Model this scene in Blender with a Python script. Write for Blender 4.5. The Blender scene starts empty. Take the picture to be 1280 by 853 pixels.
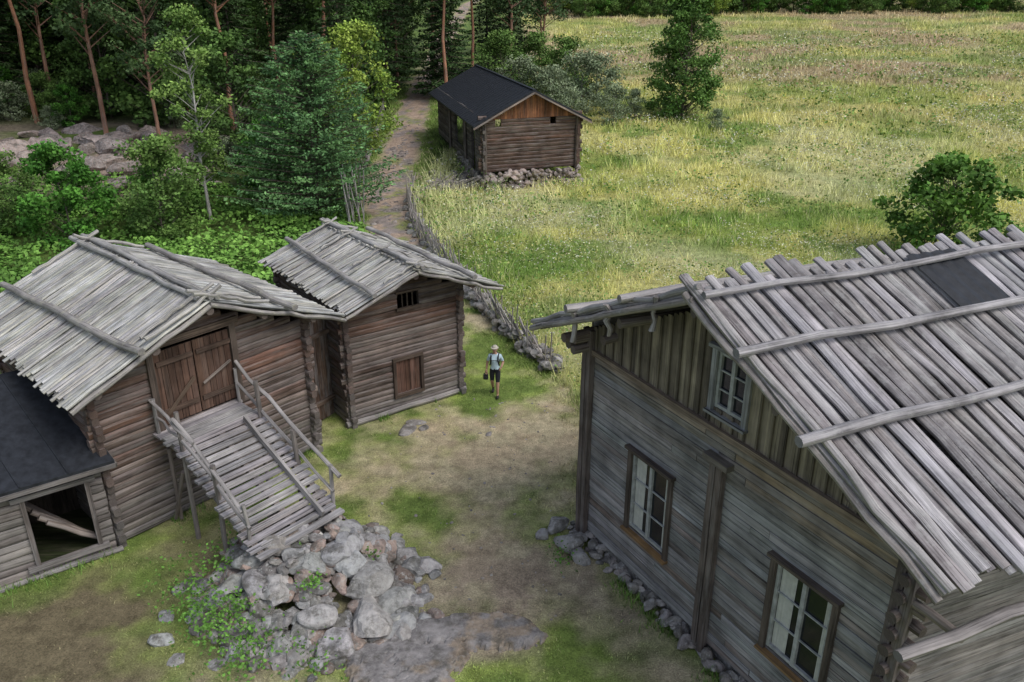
import bpy, math, random
import numpy as np
from mathutils import Vector
rng=np.random.default_rng(7); random.seed(7)
U=random.uniform
scene=bpy.context.scene

# ------------------------------------------------------------------ helpers
TAB=rng.random((256,256))
def vnoise(x,y,scale,seed=0):
    x=np.asarray(x,float)/scale+seed*17.3; y=np.asarray(y,float)/scale+seed*9.1
    xi=np.floor(x).astype(int); yi=np.floor(y).astype(int)
    fx=x-xi; fy=y-yi; fx=fx*fx*(3-2*fx); fy=fy*fy*(3-2*fy)
    a=TAB[xi%256,yi%256]; b=TAB[(xi+1)%256,yi%256]; c=TAB[xi%256,(yi+1)%256]; d=TAB[(xi+1)%256,(yi+1)%256]
    return (a*(1-fx)+b*fx)*(1-fy)+(c*(1-fx)+d*fx)*fy
def fbm(x,y,scale,seed=0,o=4):
    s=0;a=1;t=0
    for i in range(o):
        s=s+a*vnoise(x,y,scale/2**i,seed+i*3.7);t+=a;a*=.55
    return s/t
def sst(a,b,x): 
    t=np.clip((np.asarray(x,float)-a)/(b-a),0,1); return t*t*(3-2*t)
FY=[5,16,17.5,22,26,31.7,39.3,43.7,52.6,60,75,90,120,700]
FX=[60,30,2.2,2.6,1.3,-1.1,-3.8,-5.3,-6.4,-5.5,-4,-2,2,2]
PY=[5,18,24,31,38,43.7,53,64,80,100,140]
PX=[-.6,-.9,-.5,-1.8,-4.7,-6.6,-8.2,-8.7,-9.4,-10,-11]
def fence_x(y): return np.interp(y,FY,FX)
def ht(x,y):
    x=np.asarray(x,float); y=np.asarray(y,float)
    z=.048*np.clip(y-55,0,160)
    hill=sst(-13,-30,x)*sst(42,60,y)
    z=z+hill*(2.0+1.0*sst(60,90,y))+hill*(fbm(x,y,9,3)-.5)*1.6
    z=z+(fbm(x,y,5,5)-.5)*.16*sst(24,40,y)+(fbm(x,y,2.5,6)-.5)*.07
    return z
def H(x,y): return float(ht(x,y))

class M:
    def __init__(s): s.V=[];s.n=0;s.L=[];s.C=[];s.W=[];s.K=[];s.MI=[];s.S=[]
    def add(s,v,f,col,uvw=None,mat=0,smooth=False):
        v=np.asarray(v,float).reshape(-1,3); n=len(v)
        f=np.asarray(f,np.int64)
        col=np.asarray(col,float)
        if col.ndim==1: col=np.tile(col[:3],(n,1))
        if uvw is None: uvw=v
        s.V.append(v); s.K.append(col); s.W.append(np.asarray(uvw,float).reshape(-1,3))
        s.L.append((f+s.n).ravel()); s.C.append(np.full(len(f),f.shape[1]))
        s.MI.append(np.full(len(f),mat)); s.S.append(np.full(len(f),smooth)); s.n+=n
    def build(s,name,mats,parent=None,link=True):
        me=bpy.data.meshes.new(name)
        V=np.concatenate(s.V); L=np.concatenate(s.L); C=np.concatenate(s.C)
        me.vertices.add(len(V)); me.vertices.foreach_set('co',V.ravel().astype(np.float32))
        me.loops.add(len(L)); me.loops.foreach_set('vertex_index',L.astype(np.int32))
        me.polygons.add(len(C)); st=np.concatenate([[0],np.cumsum(C)[:-1]])
        me.polygons.foreach_set('loop_start',st.astype(np.int32))
        me.polygons.foreach_set('material_index',np.concatenate(s.MI).astype(np.int32))
        me.polygons.foreach_set('use_smooth',np.concatenate(s.S))
        me.update(calc_edges=True)
        a=me.attributes.new('col','FLOAT_COLOR','POINT'); K=np.concatenate(s.K)
        a.data.foreach_set('color',np.concatenate([K,np.ones((len(K),1))],1).ravel().astype(np.float32))
        a=me.attributes.new('uvw','FLOAT_VECTOR','POINT'); a.data.foreach_set('vector',np.concatenate(s.W).ravel().astype(np.float32))
        for m in mats: me.materials.append(m)
        if not link: return me
        o=bpy.data.objects.new(name,me); scene.collection.objects.link(o)
        if parent: o.parent=parent
        return o
def empty(name,loc=(0,0,0)):
    o=bpy.data.objects.new(name,None); o.location=loc; o.empty_display_size=.5; scene.collection.objects.link(o); return o
def inst(me,name,loc,rz=0,sc=1,parent=None):
    o=bpy.data.objects.new(name,me); o.location=loc; o.rotation_euler=(0,0,rz)
    o.scale=(sc,sc,sc) if not isinstance(sc,tuple) else sc
    scene.collection.objects.link(o)
    if parent: o.parent=parent
    return o
def vary(c,a=.15):
    k=1+U(-a,a); return (c[0]*k*(1+U(-.04,.04)),c[1]*k,c[2]*k*(1+U(-.04,.04)))
def mixc(a,b,t): return tuple(a[i]*(1-t)+b[i]*t for i in range(3))

def beam(m,p0,p1,w,h,col,sides=8,segs=0,jit=0.,up=(0,0,1),taper=1.,mat=0,endcol=None,sq=1.):
    p0=np.array(p0,float);p1=np.array(p1,float); d=p1-p0; Ln=np.linalg.norm(d)
    if Ln<1e-4: return
    d/=Ln; up=np.array(up,float); sd=np.cross(d,up); 
    if np.linalg.norm(sd)<1e-3: sd=np.cross(d,np.array([0,1.,0]))
    sd/=np.linalg.norm(sd); u=np.cross(sd,d)
    n=segs+2
    if sides==4:
        an=np.array([.25,.75,1.25,1.75,2.25])*math.pi; R=math.sqrt(2)
    else:
        an=np.linspace(0,2*math.pi,sides+1)+.2; R=1
    cs=np.cos(an)*R; sn=np.sin(an)*R
    if sq!=1: cs=np.sign(cs)*np.abs(cs)**sq; sn=np.sign(sn)*np.abs(sn)**sq
    per=np.linspace(0,(w+h)*1.6,sides+1); off=U(0,50)
    V=[];W=[]
    sj=np.array([random.gauss(0,1) for _ in range(sides)]); sj=np.append(sj,sj[0])*jit*.3
    for i in range(n):
        t=i/(n-1); k=1+(taper-1)*t
        c=p0+d*Ln*t+sd*random.gauss(0,jit*.35)+u*random.gauss(0,jit*.35)
        kk=k*(1+random.gauss(0,jit))
        for j in range(sides+1):
            q=1+sj[j]
            V.append(c+sd*cs[j]*w/2*kk*q+u*sn[j]*h/2*kk*q); W.append((Ln*t+off,per[j],off))
    f=[]
    s1=sides+1
    for i in range(n-1):
        for j in range(sides): f.append((i*s1+j,i*s1+j+1,(i+1)*s1+j+1,(i+1)*s1+j))
    m.add(V,f,col,W,mat,smooth=(sides>4))
    ec=endcol or tuple(x*.75 for x in col)
    a=V[0:sides]; b=V[(n-1)*s1:(n-1)*s1+sides]
    wa=[(off,k*3.1,off) for k in range(sides)]
    m.add(a,[list(range(sides))[::-1]],ec,wa,mat); m.add(b,[list(range(sides))],ec,wa,mat)
def box(m,c,ax,ay,az,col,mat=0):
    c=np.array(c,float);ax=np.array(ax,float);ay=np.array(ay,float);az=np.array(az,float)
    V=[];W=[];off=U(0,50)
    for i in (-1,1):
        for j in (-1,1):
            for k in (-1,1):
                V.append(c+ax*i+ay*j+az*k); W.append((off+i*np.linalg.norm(ax),j*np.linalg.norm(ay)+k*np.linalg.norm(az),off))
    f=[(0,1,3,2),(4,6,7,5),(0,4,5,1),(2,3,7,6),(0,2,6,4),(1,5,7,3)]
    m.add(V,f,col,W,mat)
def quad(m,a,b,c,d,col,mat=0): m.add([a,b,c,d],[(0,1,2,3)],col,None,mat)

def ico(sub):
    import bmesh
    bm=bmesh.new(); bmesh.ops.create_icosphere(bm,subdivisions=sub,radius=1)
    v=np.array([x.co[:] for x in bm.verts]); f=np.array([[q.index for q in p.verts] for p in bm.faces]); bm.free(); return v,f
ICO2=ico(2); ICO3=ico(3)
def rock(m,c,size,col,seed=None,big=False,mat=0):
    v,f=(ICO3 if big else ICO2); v=v.copy()
    for _ in range(9 if not big else 13):
        n=rng.normal(size=3); n/=np.linalg.norm(n); dd=U(.5,.85)
        k=np.clip(v@n-dd,0,None); v-=k[:,None]*n
    v+=rng.normal(size=v.shape)*.018
    a=U(0,6.28); ca,sa=math.cos(a),math.sin(a)
    v=v*np.array(size)/2*1.25
    tilt=U(-.3,.3); v=np.stack([v[:,0]*ca-v[:,1]*sa,v[:,0]*sa+v[:,1]*ca,v[:,2]+v[:,0]*tilt*.6],1)+np.array(c)
    m.add(v,f,col,None,mat,False)

# ------------------------------------------------------------------ materials
def newmat(name):
    mt=bpy.data.materials.new(name); mt.use_nodes=True; nt=mt.node_tree
    b=nt.nodes['Principled BSDF']; b.inputs['Roughness'].default_value=.85
    b.inputs['Specular IOR Level'].default_value=.25
    return mt,nt,b
def N(nt,t,**k):
    n=nt.nodes.new(t)
    for a,v in k.items(): setattr(n,a,v)
    return n
def attr(nt,name): return N(nt,'ShaderNodeAttribute',attribute_name=name)
def mul(nt,a,b,fac=1,blend='MULTIPLY'):
    n=N(nt,'ShaderNodeMix',data_type='RGBA',blend_type=blend); n.inputs[0].default_value=fac
    nt.links.new(a,n.inputs[6])
    if hasattr(b,'links'): nt.links.new(b,n.inputs[7])
    else: n.inputs[7].default_value=(*b,1)
    return n
def ramp(nt,src,stops):
    r=N(nt,'ShaderNodeValToRGB'); e=r.color_ramp.elements
    while len(e)<len(stops): e.new(.5)
    for i,(p,c) in enumerate(stops):
        e[i].position=p; e[i].color=(c,c,c,1) if not isinstance(c,tuple) else (*c,1)
    nt.links.new(src,r.inputs[0]); return r
def noise(nt,vec,scale,detail=5,rough=.6,mapping=None):
    n=N(nt,'ShaderNodeTexNoise'); n.inputs['Scale'].default_value=scale; n.inputs['Detail'].default_value=detail; n.inputs['Roughness'].default_value=rough
    if mapping:
        mp=N(nt,'ShaderNodeMapping'); mp.inputs['Scale'].default_value=mapping; nt.links.new(vec,mp.inputs[0]); vec=mp.outputs[0]
    nt.links.new(vec,n.inputs['Vector']); return n
def wood(name,lichen=0.,lcol=(.36,.35,.2),cr=(1.0,38,1),contrast=1.,crack=1.,silver=.5,scol=(.31,.30,.30)):
    mt,nt,b=newmat(name); c=attr(nt,'col'); w=attr(nt,'uvw'); g=N(nt,'ShaderNodeNewGeometry')
    n1=noise(nt,w.outputs['Vector'],1.,4,.65,cr)
    r1=ramp(nt,n1.outputs[0],[(.28,1-.62*contrast),(.5,1.),(.75,1+.45*contrast)])
    x=mul(nt,c.outputs['Color'],r1.outputs[0])
    n2=noise(nt,g.outputs['Position'],1.3,3,.6); r2=ramp(nt,n2.outputs[0],[(.3,.62),(.7,1.3)])
    x=mul(nt,x.outputs[2],r2.outputs[0])
    n3=noise(nt,w.outputs['Vector'],1.,2,.5,(.5,cr[1]*1.8,1.7)); r3=ramp(nt,n3.outputs[0],[(.3,.2),(.38,1.)])
    x=mul(nt,x.outputs[2],r3.outputs[0],crack)
    n5=noise(nt,w.outputs['Vector'],1.,4,.7,(.9,9,1)); r5=ramp(nt,n5.outputs[0],[(.46,0.),(.7,silver)])
    my=N(nt,'ShaderNodeMix',data_type='RGBA'); nt.links.new(r5.outputs[0],my.inputs[0]); nt.links.new(x.outputs[2],my.inputs[6]); my.inputs[7].default_value=(*scol,1); x=my
    if lichen>0:
        n4=noise(nt,g.outputs['Position'],5.5,5,.75); r4=ramp(nt,n4.outputs[0],[(.5,0.),(.66,lichen)])
        mx=N(nt,'ShaderNodeMix',data_type='RGBA'); nt.links.new(r4.outputs[0],mx.inputs[0]); nt.links.new(x.outputs[2],mx.inputs[6]); mx.inputs[7].default_value=(*lcol,1); x=mx
    nt.links.new(x.outputs[2],b.inputs['Base Color'])
    bp=N(nt,'ShaderNodeBump'); bp.inputs['Strength'].default_value=.6; bp.inputs['Distance'].default_value=.02
    nt.links.new(n1.outputs[0],bp.inputs['Height']); nt.links.new(bp.outputs[0],b.inputs['Normal'])
    return mt
M_log=wood('weathered_log_wood',.0,silver=.6,scol=(.27,.25,.24))
M_roofL=wood('lichen_roof_poles',.5,(.47,.455,.34),silver=.35,scol=(.40,.40,.405),contrast=1.15)
M_roofR=wood('silver_roof_poles',.4,(.46,.46,.44),contrast=1.2,scol=(.37,.36,.375))
M_plank=wood('weathered_plank_wood',0.,cr=(.7,30,1),contrast=1.15,silver=.6,scol=(.30,.293,.30))
M_door=wood('red_brown_door_wood',0.,cr=(.7,30,1),contrast=1.1,silver=.25,scol=(.2,.16,.14))
def foliage(name):
    mt,nt,b=newmat(name); c=attr(nt,'col')
    g=N(nt,'ShaderNodeNewGeometry')
    n=noise(nt,g.outputs['Position'],1.1,1); r=ramp(nt,n.outputs[0],[(.3,.7),(.7,1.25)])
    x=mul(nt,c.outputs['Color'],r.outputs[0]); nt.links.new(x.outputs[2],b.inputs['Base Color'])
    b.inputs['Roughness'].default_value=.7; return mt
M_leaf=foliage('leaf_foliage'); M_grass=foliage('grass_blades')
def stone(name,lich=.75,usecol=False):
    mt,nt,b=newmat(name); c=attr(nt,'col'); g=N(nt,'ShaderNodeNewGeometry')
    n=noise(nt,g.outputs['Position'],3.5,6,.7); r=ramp(nt,n.outputs[0],[(.3,.42),(.5,1.),(.72,1.5)])
    x=mul(nt,c.outputs['Color'],r.outputs[0])
    n2=noise(nt,g.outputs['Position'],9,4,.7); r2=ramp(nt,n2.outputs[0],[(.54,0.),(.62,lich)])
    mx=N(nt,'ShaderNodeMix',data_type='RGBA'); nt.links.new(r2.outputs[0],mx.inputs[0]); nt.links.new(x.outputs[2],mx.inputs[6]); mx.inputs[7].default_value=(.42,.42,.405,1)
    n3=noise(nt,g.outputs['Position'],2.2,5,.75); r3=ramp(nt,n3.outputs[0],[(.5,0.),(.64,.78)])
    my=N(nt,'ShaderNodeMix',data_type='RGBA'); nt.links.new(r3.outputs[0],my.inputs[0]); nt.links.new(mx.outputs[2],my.inputs[6]); my.inputs[7].default_value=(.09,.085,.07,1)
    nt.links.new(my.outputs[2],b.inputs['Base Color'])
    bp=N(nt,'ShaderNodeBump'); bp.inputs['Strength'].default_value=.9; bp.inputs['Distance'].default_value=.06
    nt.links.new(n.outputs[0],bp.inputs['Height']); nt.links.new(bp.outputs[0],b.inputs['Normal']); return mt
M_stone=stone('granite_stone'); M_bed=stone('bedrock_granite',.3)
def plain(name,col,rough=.8,spec=.3,metal=0,nz=.15):
    mt,nt,b=newmat(name); g=N(nt,'ShaderNodeNewGeometry'); n=noise(nt,g.outputs['Position'],6,5)
    r=ramp(nt,n.outputs[0],[(.3,tuple(x*(1-nz) for x in col)),(.7,tuple(min(1,x*(1+nz)) for x in col))])
    nt.links.new(r.outputs[0],b.inputs['Base Color']); b.inputs['Roughness'].default_value=rough; b.inputs['Specular IOR Level'].default_value=spec; b.inputs['Metallic'].default_value=metal
    return mt
M_tar=plain('black_roofing_felt',(.022,.025,.031),.55,.35,0,.45)
M_glass=plain('window_glass',(.012,.014,.017),.08,.6)
M_frame=plain('grey_white_window_paint',(.36,.37,.37),.7,nz=.35)
M_curt=plain('white_curtain',(.50,.50,.47),.9)
def ground_mat():
    mt,nt,b=newmat('ground_soil_grass'); c=attr(nt,'col'); g=N(nt,'ShaderNodeNewGeometry')
    n=noise(nt,g.outputs['Position'],2.4,7,.75); r=ramp(nt,n.outputs[0],[(.3,.55),(.5,1.),(.7,1.45)])
    x=mul(nt,c.outputs['Color'],r.outputs[0])
    n2=noise(nt,g.outputs['Position'],26,4,.7); r2=ramp(nt,n2.outputs[0],[(.3,.55),(.7,1.45)])
    x=mul(nt,x.outputs[2],r2.outputs[0]); nt.links.new(x.outputs[2],b.inputs['Base Color']); b.inputs['Specular IOR Level'].default_value=.1
    bp=N(nt,'ShaderNodeBump'); bp.inputs['Strength'].default_value=.7; bp.inputs['Distance'].default_value=.05
    nt.links.new(n2.outputs[0],bp.inputs['Height']); nt.links.new(bp.outputs[0],b.inputs['Normal']); return mt
M_ground=ground_mat()

# ------------------------------------------------------------------ ground
def lin(a,b,s): return np.arange(a,b,s)
xs=np.concatenate([lin(-500,-100,50),lin(-100,-30,4),lin(-30,-14,.7),lin(-14,9,.14),lin(9,40,.6),lin(40,150,2.),lin(150,560,40)])
ys=np.concatenate([lin(-60,8,6),lin(8,32,.14),lin(32,60,.3),lin(60,110,.7),lin(110,230,2.),lin(230,900,60)])
def mixn(a,b,t): 
    a=np.asarray(a,float);b=np.asarray(b,float); t=t[...,None]; return a*(1-t)+b*t
def masks(X,Y):
    wob=(fbm(X,Y,2.2,8)-.5)*1.2
    meadow=sst(-.3,.5,X-fence_x(Y)+wob*.6)
    px=np.interp(Y,PY,PX); wd=np.interp(Y,[5,24,30,40,50,100],[2.6,1.7,1.1,1.2,1.8,1.6])
    path=1-sst(.55,1.15,np.abs(X-px+wob)/wd)
    path=path*(1-meadow)
    forest=(1-meadow)*sst(31,35,Y)*sst(.8,2.,np.abs(X-px)/wd)
    forest=np.maximum(forest,sst(-12,-15,X)*sst(22,26,Y))
    return meadow,path,forest
def meadow_col(X,Y):
    n1=fbm(X,Y,9,11); n2=fbm(X,Y,16,13,5); n3=fbm(X,Y,3,15); n4=fbm(X,Y,14,17)
    c=mixn((.26,.34,.075),(.54,.52,.19),sst(.40,.6,n1))
    c=mixn(c,(.15,.26,.05),sst(.5,.64,n3)*.8)
    c=mixn(c,(.60,.58,.33),sst(.50,.64,n4)*.6)
    far=sst(60,140,Y+ X*.5)
    c=mixn(c,(.47,.43,.16),far*.55)
    c=mixn(c,(.42,.30,.22),sst(.42,.58,n2)*sst(85,130,Y+X*.6)*.7)
    c=mixn(c,(.20,.28,.075),sst(.54,.62,fbm(X,Y*1.6,9,19,5))*sst(70,110,Y)*.7)
    return c
def yard_col(X,Y,path):
    n1=fbm(X,Y,3.2,21); n2=fbm(X,Y,1.2,23); n5=fbm(X,Y,.6,24)
    c=mixn((.155,.22,.055),(.26,.33,.085),sst(.4,.6,n2))
    worn=np.exp(-(((X-.1)/2.5)**2+((Y-20.6)/2.3)**2))*1.05+np.exp(-(((X+.8)/2.1)**2+((Y-14.6)/2.2)**2))*1.2+np.exp(-(((X+9)/4.5)**2+((Y-13)/2.4)**2))*.8+np.exp(-(((X+1.1)/1.1)**2+((Y-17.8)/2.5)**2))*.4
    worn=np.clip(worn*1.15+(n1-.5)*2.8+(n2-.5)*2.0+(n5-.5)*1.2,0,1)
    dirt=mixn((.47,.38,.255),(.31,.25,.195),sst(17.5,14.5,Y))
    dirt=mixn(dirt,(.52,.47,.30),sst(.45,.65,n5)*.5)
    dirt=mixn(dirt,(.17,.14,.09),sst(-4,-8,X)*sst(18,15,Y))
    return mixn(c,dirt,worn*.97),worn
X,Y=np.meshgrid(xs,ys); Z=ht(X,Y)
md,pa,fo=masks(X,Y)
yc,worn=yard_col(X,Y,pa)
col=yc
pk=fbm(X,Y,1.4,31)
col=mixn(col,mixn((.42,.32,.25),(.26,.28,.11),sst(.5,.66,pk)),pa*sst(34,42,Y))
col=mixn(col,(.27,.24,.23),pa*sst(34,42,Y)*sst(.54,.60,fbm(X,Y,.9,35))*.8)
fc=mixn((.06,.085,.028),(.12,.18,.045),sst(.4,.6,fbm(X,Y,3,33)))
fc=mixn(fc,(.32,.25,.205),sst(-19,-23,X)*sst(47,52,Y)*sst(68,62,Y)*sst(.40,.5,fbm(X,Y,4,36)))
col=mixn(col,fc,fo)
col=mixn(col,meadow_col(X,Y)*.9,md)
g=M(); ny,nx=X.shape; idx=np.arange(ny*nx).reshape(ny,nx)
F=np.stack([idx[:-1,:-1],idx[:-1,1:],idx[1:,1:],idx[1:,:-1]],-1).reshape(-1,4)
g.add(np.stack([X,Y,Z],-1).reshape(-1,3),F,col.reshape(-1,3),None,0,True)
g.build('ground',[M_ground])

# ------------------------------------------------------------------ grass
def blades(m,x,y,h,w,col,lean=.35):
    n=len(x); z=ht(x,y)-.02
    a=rng.uniform(0,6.283,n); b=rng.uniform(0,6.283,n)
    dx=np.cos(a)*w/2; dy=np.sin(a)*w/2; lx=np.cos(b)*h*lean*rng.uniform(.2,1.2,n); ly=np.sin(b)*h*lean*rng.uniform(.2,1.2,n)
    V=np.empty((n,3,3)); V[:,0]=np.stack([x-dx,y-dy,z],1); V[:,1]=np.stack([x+dx,y+dy,z],1); V[:,2]=np.stack([x+lx,y+ly,z+h],1)
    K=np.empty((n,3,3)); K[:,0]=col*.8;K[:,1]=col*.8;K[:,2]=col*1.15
    m.add(V.reshape(-1,3),np.arange(n*3).reshape(n,3),K.reshape(-1,3))
def leafs(m,P,size,col,flat=0.,mat=0,asp=.7):
    n=len(P); a=rng.normal(size=(n,3)); a[:,2]*=(1-flat); a/=np.linalg.norm(a,axis=1)[:,None]
    b=rng.normal(size=(n,3)); b[:,2]*=(1-flat); b-=a*(a*b).sum(1)[:,None]; b/=np.linalg.norm(b,axis=1)[:,None]+1e-6
    s=size*rng.uniform(.6,1.3,n) if np.isscalar(size) else size
    a=a*s[:,None]/2; b=b*s[:,None]/2*asp
    V=np.stack([P-a,P+b,P+a,P-b],1)
    K=np.repeat(col[:,None,:],4,1)
    m.add(V.reshape(-1,3),np.arange(n*4).reshape(n,4),K.reshape(-1,3),None,mat)
def inB(x,y,A,g,r,w,l,pad=.0):
    det=g[0]*r[1]-g[1]*r[0]; dx=x-A[0];dy=y-A[1]
    s=(dx*r[1]-dy*r[0])/det; q=(g[0]*dy-g[1]*dx)/det
    return (s>-pad)&(s<w+pad)&(q>-pad)&(q<l+pad)
LB=[((-9.46,16.33),(.64,.768),(-.73,.683),5.8,6),((-4.9,22.15),(.81,.586),(-.6,.8),3.9,4.6),((-1.84,53.6),(.937,.349),(-.244,.97),6.6,17),((1.77,16.7),(.486,-.874),(.93,.367),8.2,13.)]
def anyB(x,y):
    k=np.zeros(len(x),bool)
    for b in LB: k|=inB(x,y,*b,pad=.05)
    return k
n=270000
Yr=17*np.exp(rng.uniform(0,1,n)*math.log(215/17)); Xr=rng.uniform(-.22,.72,n)*(Yr+6)
md,_,_=masks(Xr,Yr); k=(rng.random(n)<md)&~anyB(Xr,Yr); Xr=Xr[k];Yr=Yr[k]
m=M(); sc=np.clip(Yr/38,.7,5)
c=meadow_col(Xr,Yr)*rng.uniform(.7,1.5,(len(Xr),1))*1.3
straw=rng.random(len(Xr))<.25; c[straw]=mixn(c[straw],(.68,.63,.38),rng.uniform(.3,.9,straw.sum()))
tus=sst(.42,.62,fbm(Xr,Yr,2.2,41,3))
near=np.exp(-np.clip(Xr-fence_x(Yr),0,30)/2.5)*(Yr<60)
hh=rng.uniform(.15,.5,len(Xr))*np.clip(sc,.7,1.3)*(.45+1.0*tus)*(1+.9*near)
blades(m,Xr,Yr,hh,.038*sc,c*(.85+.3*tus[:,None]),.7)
m.build('meadow_grass',[M_grass])
n=80000; Yr=18*np.exp(rng.uniform(0,1,n)*math.log(150/18)); Xr=rng.uniform(-.22,.72,n)*(Yr+6)
md,_,_=masks(Xr,Yr); d=fbm(Xr,Yr,2.2,45,3); near=np.exp(-np.clip(Xr-fence_x(Yr),0,30)/3)*(Yr<60)
k=(rng.random(n)<md*np.maximum(sst(.5,.64,d),near*.8))&~anyB(Xr,Yr); Xr=Xr[k];Yr=Yr[k];d=d[k];near=near[k]
P=np.stack([Xr,Yr,ht(Xr,Yr)+rng.uniform(.1,.65,len(Xr))*(.4+d+.6*near)],1)
cc=np.array([(.13,.26,.055),(.22,.34,.08),(.40,.44,.15)])[rng.choice(3,len(Xr))]*rng.uniform(.7,1.2,(len(Xr),1))
m=M(); leafs(m,P,np.clip(.004*Yr,.09,.42),cc,.5); m.build('meadow_herbs',[M_leaf])
n=120000; Yr=18*np.exp(rng.uniform(0,1,n)*math.log(150/18)); Xr=rng.uniform(-.22,.72,n)*(Yr+6)
md,_,_=masks(Xr,Yr); d=fbm(Xr,Yr,5,51); near=np.exp(-np.clip(Xr-fence_x(Yr)-1,0,30)/5)*(Yr<58)*(Yr>24)
k=(rng.random(n)<md*np.maximum(sst(.45,.60,d),near*.75*sst(.42,.55,fbm(Xr,Yr,1.5,52))))&~anyB(Xr,Yr); Xr=Xr[k];Yr=Yr[k]
P=np.stack([Xr,Yr,ht(Xr,Yr)+rng.uniform(.35,.8,len(Xr))],1)
cc=np.array([(.72,.72,.52),(.70,.70,.62),(.66,.62,.24),(.5,.34,.3)])[rng.choice(4,len(Xr),p=[.45,.15,.34,.06])]*rng.uniform(.7,1.1,(len(Xr),1))
m=M(); leafs(m,P,np.clip(.0023*Yr,.05,.26)*rng.uniform(.6,1.2,len(Xr)),cc,.7); m.build('meadow_flowers',[M_grass])
# yard turf
n=240000; Xr=rng.uniform(-14,4,n); Yr=11+rng.random(n)**1.2*22
md,pa,fo=masks(Xr,Yr); c,w=yard_col(Xr,Yr,pa)
pile=np.exp(-(((Xr+4.6)/2.2)**2+((Yr-14.4)/1.6)**2))
tuft=.25+.75*sst(.42,.56,fbm(Xr,Yr,.6,42,3))
k=(rng.random(n)<(1-w*.9)*(1-md)*(1-.8*(pile>.6))*tuft)&~anyB(Xr,Yr)&(fo<.5); Xr=Xr[k];Yr=Yr[k];c=c[k]*rng.uniform(.7,1.7,(k.sum(),1)); 
yl=rng.random(len(Xr))<.15; c[yl]=mixn(c[yl],(.55,.5,.26),rng.uniform(.2,.7,yl.sum()))
edge=1-np.clip(np.abs(Xr-fence_x(Yr))/1.5,0,1)
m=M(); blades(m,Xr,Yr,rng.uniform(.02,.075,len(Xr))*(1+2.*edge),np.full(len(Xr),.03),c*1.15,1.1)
for (A_,d_,L_,nn_,ox,oy) in [((-9.46,16.2),(.64,.768),5.8,900,.77,-.64),((-4.85,22.0),(.81,.586),3.9,700,.586,-.81),((1.6,16.5),(.486,-.874),8.2,1500,-.874,-.486),((-9.5,16.0),(-.8,-.6),5,900,.6,-.8),((1.9,17.2),(.9,.42),5,500,-.4,.9)]:
    s=rng.uniform(0,L_,nn_); o=rng.exponential(.12,nn_); kk=fbm(s,s*0,.5,int(L_*7),2)>.45; s=s[kk];o=o[kk]
    x=A_[0]+d_[0]*s+ox*o; y=A_[1]+d_[1]*s+oy*o
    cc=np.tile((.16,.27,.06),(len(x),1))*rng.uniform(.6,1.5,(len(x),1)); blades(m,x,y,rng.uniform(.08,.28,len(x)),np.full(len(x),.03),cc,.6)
m.build('yard_grass',[M_grass])
# fern undergrowth
n=60000; Xr=rng.uniform(-34,-3,n); Yr=rng.uniform(27,52,n); _,pa,fo=masks(Xr,Yr)
dd=fbm(Xr,Yr,3,61); k=(rng.random(n)<fo*(.25+.75*sst(.35,.55,dd)))&~anyB(Xr,Yr)&(pa<.3)&(Xr<np.interp(Yr,PY,PX)-1.2); Xr=Xr[k];Yr=Yr[k]
hgt=(.2+.9*fbm(Xr,Yr,1.6,62)**1.3)*rng.uniform(.4,1,len(Xr)); P=np.stack([Xr,Yr,ht(Xr,Yr)+hgt],1)
c=mixn((.07,.18,.03),(.24,.45,.085),np.clip(hgt*1.5-.1,0,1))*rng.uniform(.7,1.25,(len(Xr),1))
m=M(); leafs(m,P,.25,c,.55); m.build('fern_undergrowth',[M_leaf])
n=40000; Yr=rng.uniform(30,95,n); Xr=np.interp(Yr,PY,PX)+rng.normal(0,3.2,n); md,pa,fo=masks(Xr,Yr)
k=(rng.random(n)>pa*1.5+.05)&(pa<.5)&~anyB(Xr,Yr); Xr=Xr[k];Yr=Yr[k]; c=np.tile((.22,.33,.08),(len(Xr),1))*rng.uniform(.6,1.5,(len(Xr),1))
m=M(); blades(m,Xr,Yr,rng.uniform(.08,.32,len(Xr)),np.full(len(Xr),.07),c,.7); m.build('path_verge_grass',[M_grass])
m=M()
for i in range(200):
    y=U(36,75); x=float(np.interp(y,PY,PX))+random.gauss(0,1.1); s=U(.12,.45); rock(m,(x,y,H(x,y)+.01),(s,s*.8,s*.35),vary((.30,.26,.24),.3))
for i in range(160):
    y=U(12.5,24); x=random.gauss(-.6,1.6); 
    if y<17 and x<-2.3 and y>12.5 or x>1.2: continue
    s=U(.03,.10); rock(m,(x,y,H(x,y)+.005),(s,s*.8,s*.5),vary((.33,.30,.27),.3))
m.build('path_stones',[M_stone])

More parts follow.
